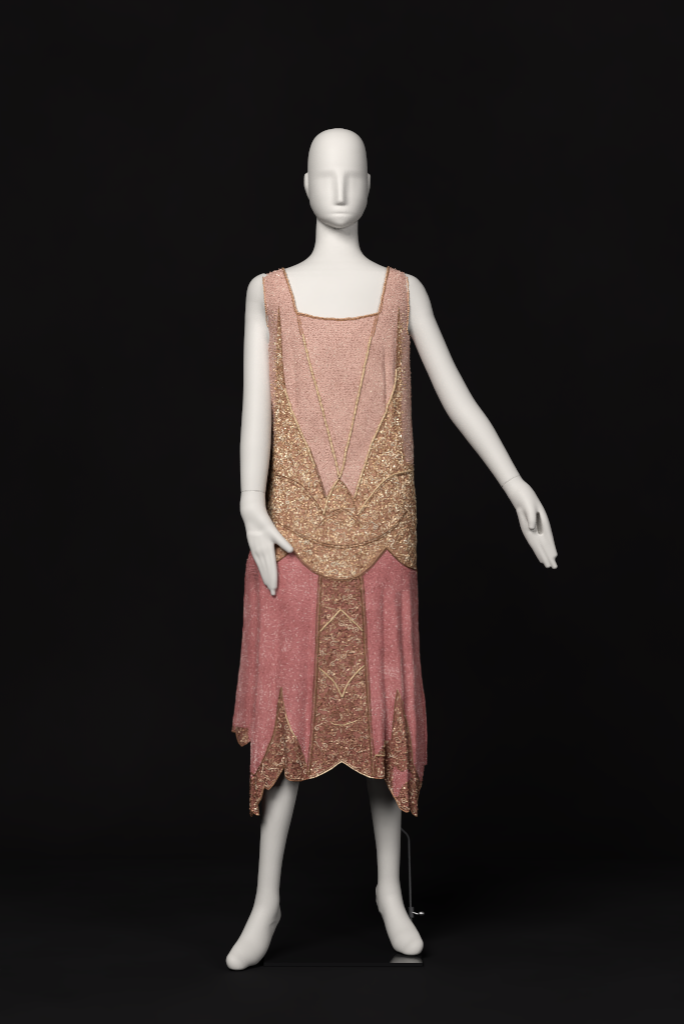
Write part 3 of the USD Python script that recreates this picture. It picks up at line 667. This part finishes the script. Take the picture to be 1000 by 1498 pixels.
def stamp(name, parent, p, n, proto, size, m, tone, tang=None, tilt=0.0):
    pv, pf = proto; t, b, n = frame(n, tang, tilt)
    s = np.broadcast_to(size, (len(p), 3))
    V = p[:, None] + pv[None, :, :1] * (s[:, None, :1] * t[:, None]) + pv[None, :, 1:2] * (s[:, None, 1:2] * b[:, None]) + pv[None, :, 2:] * (s[:, None, 2:] * n[:, None])
    F = pf[None] + (np.arange(len(p)) * len(pv))[:, None, None]
    return tag(put(name, V.reshape(-1, 3), F.reshape(-1, 3), m, parent, N=None, smooth=False, tone=np.repeat(tone, len(pv))), kind='stuff')
OCT, HEX = (OCT_V, OCT_F), (HEX_V, HEX_F)
gold_p, panel_p = gold, panel
def inside(poly, x, y): return shapely.contains_xy(poly, x, y)
def bead_rows():
    rows = []
    up = np.interp(np.arange(389, 840, 2.35), rows_up, np.arange(len(rows_up)))
    lo = len(rows_up) + np.linspace(0, NLOW - 1.01, 128)
    Pm, Qm = P, Q
    for rf in np.r_[up, lo]:
        r0 = min(int(rf), R - 2); w = rf - r0
        g, n_, p_, q_ = (X[r0] * (1 - w) + X[r0 + 1] * w for X in (G, Nn, Pm, Qm))
        gg = np.vstack([g, g[:1]]); sL = np.r_[0, np.cumsum(np.linalg.norm(np.diff(gg, axis=0), axis=1))]
        n = int(sL[-1] / .0034); t = (np.arange(n) + rng.uniform(-.28, .28, n) + rng.random()) / n * sL[-1] % sL[-1]
        ip = lambda X: np.stack([np.interp(t, sL, np.r_[X[:, k], X[0, k]]) for k in range(X.shape[1])], 1)
        tang = np.roll(g, -1, 0) - np.roll(g, 1, 0)
        rows.append(np.c_[ip(g), ip(n_), ip(np.c_[p_, q_, (~front).astype(float)]), ip(tang)])
    return np.vstack(rows)
BR = bead_rows()
bx, by = BR[:, 6], BR[:, 7]
gone = (inside(neck, bx, by) & ((BR[:, 8] < .5) | (by < 428))) | inside(armL_hole, bx, by) | inside(armR_hole, bx, by)
ing = inside(gold, bx, by); inu = inside(upper, bx, by)
other = inside(panel, bx, by) | inside(godL, bx, by) | inside(godR, bx, by) | inside(back_gold, bx, by)
soft = np.zeros(len(BR), bool)
cand = np.where(inu & ~ing & ~gone & (by > 455) & ((bx < 404) | (bx > 584)))[0]
dd = shapely.distance(shapely.points(bx[cand], by[cand]), gold)
soft[cand[rng.random(len(cand)) < .75 * np.exp(-dd / 3.2)]] = True
v = BR[soft]; k = len(v); sz = rng.uniform(.0012, .002, k)
stamp('sequin_field', zb, v[:, :3] + v[:, 3:6] * .0008, v[:, 3:6], HEX, np.c_[sz, sz, sz], M['sequin'], rng.random(k), tilt=.4)
gone = gone | soft | inside(armL_hole.buffer(1.2), bx, by) | inside(armR_hole.buffer(1.2), bx, by)
for z, sel, m in ((zb, ~gone & ~ing & inu, 'pink_bead'), (zs, ~ing & ~inu & ~other, 'rose_bead')):
    v = BR[sel]; k = len(v); sz = rng.uniform(.00105, .00155, k)
    p = v[:, :3] + .0007 * rng.normal(size=(k, 3)) * [1, .3, 1]
    n = v[:, 3:6] / np.linalg.norm(v[:, 3:6], axis=1)[:, None]
    tone = np.clip(.42 + .2 * rng.normal(size=k) + .4 * (meshkit.noise(p * 40, 17) - .5) + .35 * (meshkit.noise(p * 14, 19) - .5) + .45 * (rng.random(k) > .87), 0, 1)
    stamp('bead_field', z, p + n * .0003, n, OCT, np.c_[sz * 1.15, sz, sz * .9], M[m], tone, tang=v[:, 9:12] + .15 * np.linalg.norm(v[:, 9:12], axis=1)[:, None] * rng.normal(size=(k, 3)), tilt=.22)
for z, Fz, dens in ((zg, Fg, 95000), (zp, Fp, 70000), (zl, FgL, 75000), (zr, FgR, 75000), (ze, Fbg, 75000)):
    p, n, _ = scatter_on(Fz, dens)
    k = len(p); sz = .0012 + .0015 * rng.random(k) ** 1.5
    stamp('sequin_field', z, p + n * .0006, n, HEX, np.c_[sz, sz, sz], M['sequin' if z is zg else 'panel_sequin'], np.clip(rng.random(k) ** 1.3 + .5 * (meshkit.noise(p * 60, 11) - .5), 0, 1), tilt=.5)

def scrolls(poly, axis, spacing, seed, curl=1.0, leaf=.3):
    """curling bead strings, mirrored about the axis where the zone allows"""
    r_ = np.random.default_rng(seed); x0, y0, x1, y1 = poly.bounds; x0, x1, y1 = max(x0, 345), min(x1, 622), min(y1, 1195)
    pts = []
    for _ in range(9000):
        c = np.array([r_.uniform(x0, x1), r_.uniform(y0, y1)])
        if not shapely.contains_xy(poly, *c): continue
        if pts and np.min(np.linalg.norm(np.array(pts) - c, axis=1)) < spacing: continue
        pts.append(c)
    out = []
    for c in pts:
        if axis and c[0] > axis: continue
        if r_.random() < leaf:
            a_ = r_.choice([-1, 1]) * math.pi / 2 + r_.normal(0, .35); m_ = 5
            for j in range(m_):
                b_ = a_ + (j - 2) * .52; l_ = spacing * (.78 - .10 * abs(j - 2)); tt = np.linspace(.12, 1, 9)[:, None]
                d_ = np.array([math.cos(b_), math.sin(b_)]); e_ = np.array([-d_[1], d_[0]])
                q = c - .3 * spacing * np.array([math.cos(a_), math.sin(a_)]) + d_ * tt * l_ + e_ * (tt ** 2) * l_ * .22 * (j - 2)
                out.append(q)
                if axis: out.append(np.c_[2 * axis - q[:, 0], q[:, 1]])
            continue
        if r_.random() > curl:
            a_ = r_.normal(math.pi / 2, .75); l_ = spacing * r_.uniform(.35, .8); tt = np.linspace(-1, 1, 9)
            q = c + np.stack([np.cos(a_ + .5 * tt) * tt, np.sin(a_ + .5 * tt) * tt], 1) * l_ * .6
            out.append(q)
            if axis: out.append(np.c_[2 * axis - q[:, 0], q[:, 1]])
            continue
        R0 = spacing * r_.uniform(.42, .62); turns = r_.uniform(.9, 1.5); a0 = r_.uniform(0, 6.28); sg = r_.choice([-1, 1])
        t = np.linspace(0.08, 1, 26)
        q = c + np.stack([np.cos(a0 + sg * turns * 6.28 * t), np.sin(a0 + sg * turns * 6.28 * t)], 1) * (R0 * t ** .8)[:, None]
        e = q[-1] - q[-2]; e /= np.linalg.norm(e); s = np.linspace(0, 1, 10)[1:, None]
        nn = np.array([-e[1], e[0]]) * -sg
        tail = q[-1] + e * s * spacing * .7 + nn * s ** 2 * spacing * .35
        q = np.vstack([q, tail])
        out.append(q)
        if axis: out.append(np.c_[2 * axis - q[:, 0], q[:, 1]])
    if axis:
        pass
    res = []
    for q in out:
        q = resample(q, 1.15)
        q = q[shapely.contains_xy(poly, q[:, 0], q[:, 1])]
        if len(q) > 3: res.append(q)
    return res
def string(z, lines, r, tone_lo, back):
    P_, N_, T_2, C_ = [], [], [], []
    for q in lines:
        p, n, ok = on_cloth(q, .0011, back); p, n = p[ok], n[ok]
        if len(p) < 3: continue
        t = np.gradient(p, axis=0)
        keep = np.linalg.norm(t, axis=1) < .008
        c = np.clip(tone_lo + rng.uniform(-.1, .35) + rng.normal(0, .2, len(p)) + rng.normal(0, .22) + .9 * (meshkit.noise(p * 90, 13) - .5), 0, 1)
        P_.append(p[keep]); N_.append(n[keep]); T_2.append(t[keep]); C_.append(c[keep])
    p, n, t, c = map(np.concatenate, (P_, N_, T_2, C_))
    return p, n, t, c
for z, poly, axis, sp, r, lo, seed, curl in ((zg, gold.buffer(-2), 498.5, 7.6, .00125, .42, 3, .55), (zp, panel.buffer(-3), 499.5, 8.2, .00125, .34, 5, .85), (zl, godL.buffer(-2), None, 8.8, .0014, .36, 6, .7),
                                      (zr, godR.buffer(-2), None, 8.8, .0014, .36, 8, .7), (ze, back_gold.buffer(-1), None, 8, .0013, .42, 9, .7)):
    L = scrolls(poly, axis, sp, seed, curl)
    got = [string(z, L, r, lo, b) for b in (False, True)]
    p, n, t, c = map(np.concatenate, zip(*got))
    k = len(p); sz = r * rng.uniform(.8, 1.15, k)
    stamp('scroll_beads', z, p, n, OCT, np.c_[sz * 1.35, sz, sz * .8], M['gold_bead' if z is zg else 'panel_bead'], c, tang=t, tilt=.22)

p, n, pq = scatter_on(Fg, 11000)
wgt = np.exp(-((pq[:, 1] - 675) / 75) ** 2) * .9 + .12
keep = rng.random(len(p)) < wgt
p, n = p[keep], n[keep]; k = len(p)
t = np.stack([.35 * rng.normal(size=k), 0 * p[:, 0], np.ones(k)], 1)
stamp('bugle_beads', zg, p + n * .0013, n, OCT, np.c_[rng.uniform(.0028, .0058, k), np.full(k, .00125), np.full(k, .0011)], M['bugle'], rng.random(k), tang=t, tilt=.2)

# ------------------------------------------------------------------ stand: dark glass plate, bent rod behind the calf, clamp with a bright knob
import trimesh
stand = thing('mannequin_stand', 'dark glass base plate with thin bent calf rod behind the right-hand leg', 'stand')
def bevel_box(x0, x1, y0, y1, z0, z1, b=.0007):
    pts = [(x, y, z) for x in (x0, x1) for y in (y0, y1) for z in (z0, z1)]
    q = []
    for x, y, z in pts:
        sx, sy, sz = (1 if x == x0 else -1), (1 if y == y0 else -1), (1 if z == z0 else -1)
        q += [(x + sx * b, y + sy * b, z), (x + sx * b, y, z + sz * b), (x, y + sy * b, z + sz * b)]
    h = trimesh.convex.convex_hull(np.array(q)); return np.array(h.vertices), np.array(h.faces)
V, F = bevel_box(-.172, .177, .006, .44, .0005, .0085)
put('base_plate', V, F, M['plate'], stand, smooth=20)
def rod(pts, r, m, name, sides=12, parent=stand):
    p = smoothline3(np.array(pts, float)); t = np.gradient(p, axis=0); t /= np.linalg.norm(t, axis=1)[:, None]
    ref = np.array([0.3, 0.9, 0.1]); n = ref - (t @ ref)[:, None] * t; n /= np.linalg.norm(n, axis=1)[:, None]
    V, F = tube3(p, n, np.full(len(p), r), sides); return put(name, V, F, m, parent, smooth=40)
def smoothline3(q):
    out = [q[0]]
    for i in range(1, len(q) - 1):
        a, b, c = q[i - 1], q[i], q[i + 1]
        d = min(.012, np.linalg.norm(b - a) / 2, np.linalg.norm(c - b) / 2)
        s, e = b + (a - b) / np.linalg.norm(a - b) * d, b + (c - b) / np.linalg.norm(c - b) * d
        for t in np.linspace(0, 1, 6): out.append((1 - t) ** 2 * s + 2 * t * (1 - t) * b + t * t * e)
    return np.array(out + [q[-1]])
RY = .27
top = W(597.5, 1224, RY); bot = W(601.5, 1362, RY); bot[2] = .0085
rod([bot, top, W(580, 1207, RY - .02)], .0027, M['dark_steel'], 'calf_rod')
c0 = W(601, 1334, RY)
rod([c0 + [0, 0, -.013], c0 + [0, 0, .010]], .0065, M['dark_steel'], 'rod_clamp')
c1 = W(603, 1335, RY - .004); c2 = W(611, 1338, RY - .008); c3 = W(616, 1337, RY - .008)
rod([c1, c2], .0024, M['steel'], 'clamp_screw')
k = trimesh.creation.icosphere(3, .0062); k.apply_scale([1.25, .8, .8]); k.apply_translation(c3)
put('knob', np.array(k.vertices), np.array(k.faces), M['steel'], stand)
foot = trimesh.creation.cylinder(.019, .005, sections=40); foot.apply_translation([bot[0], bot[1], .0112])
put('rod_foot', np.array(foot.vertices), np.array(foot.faces), M['dark_steel'], stand, smooth=30)
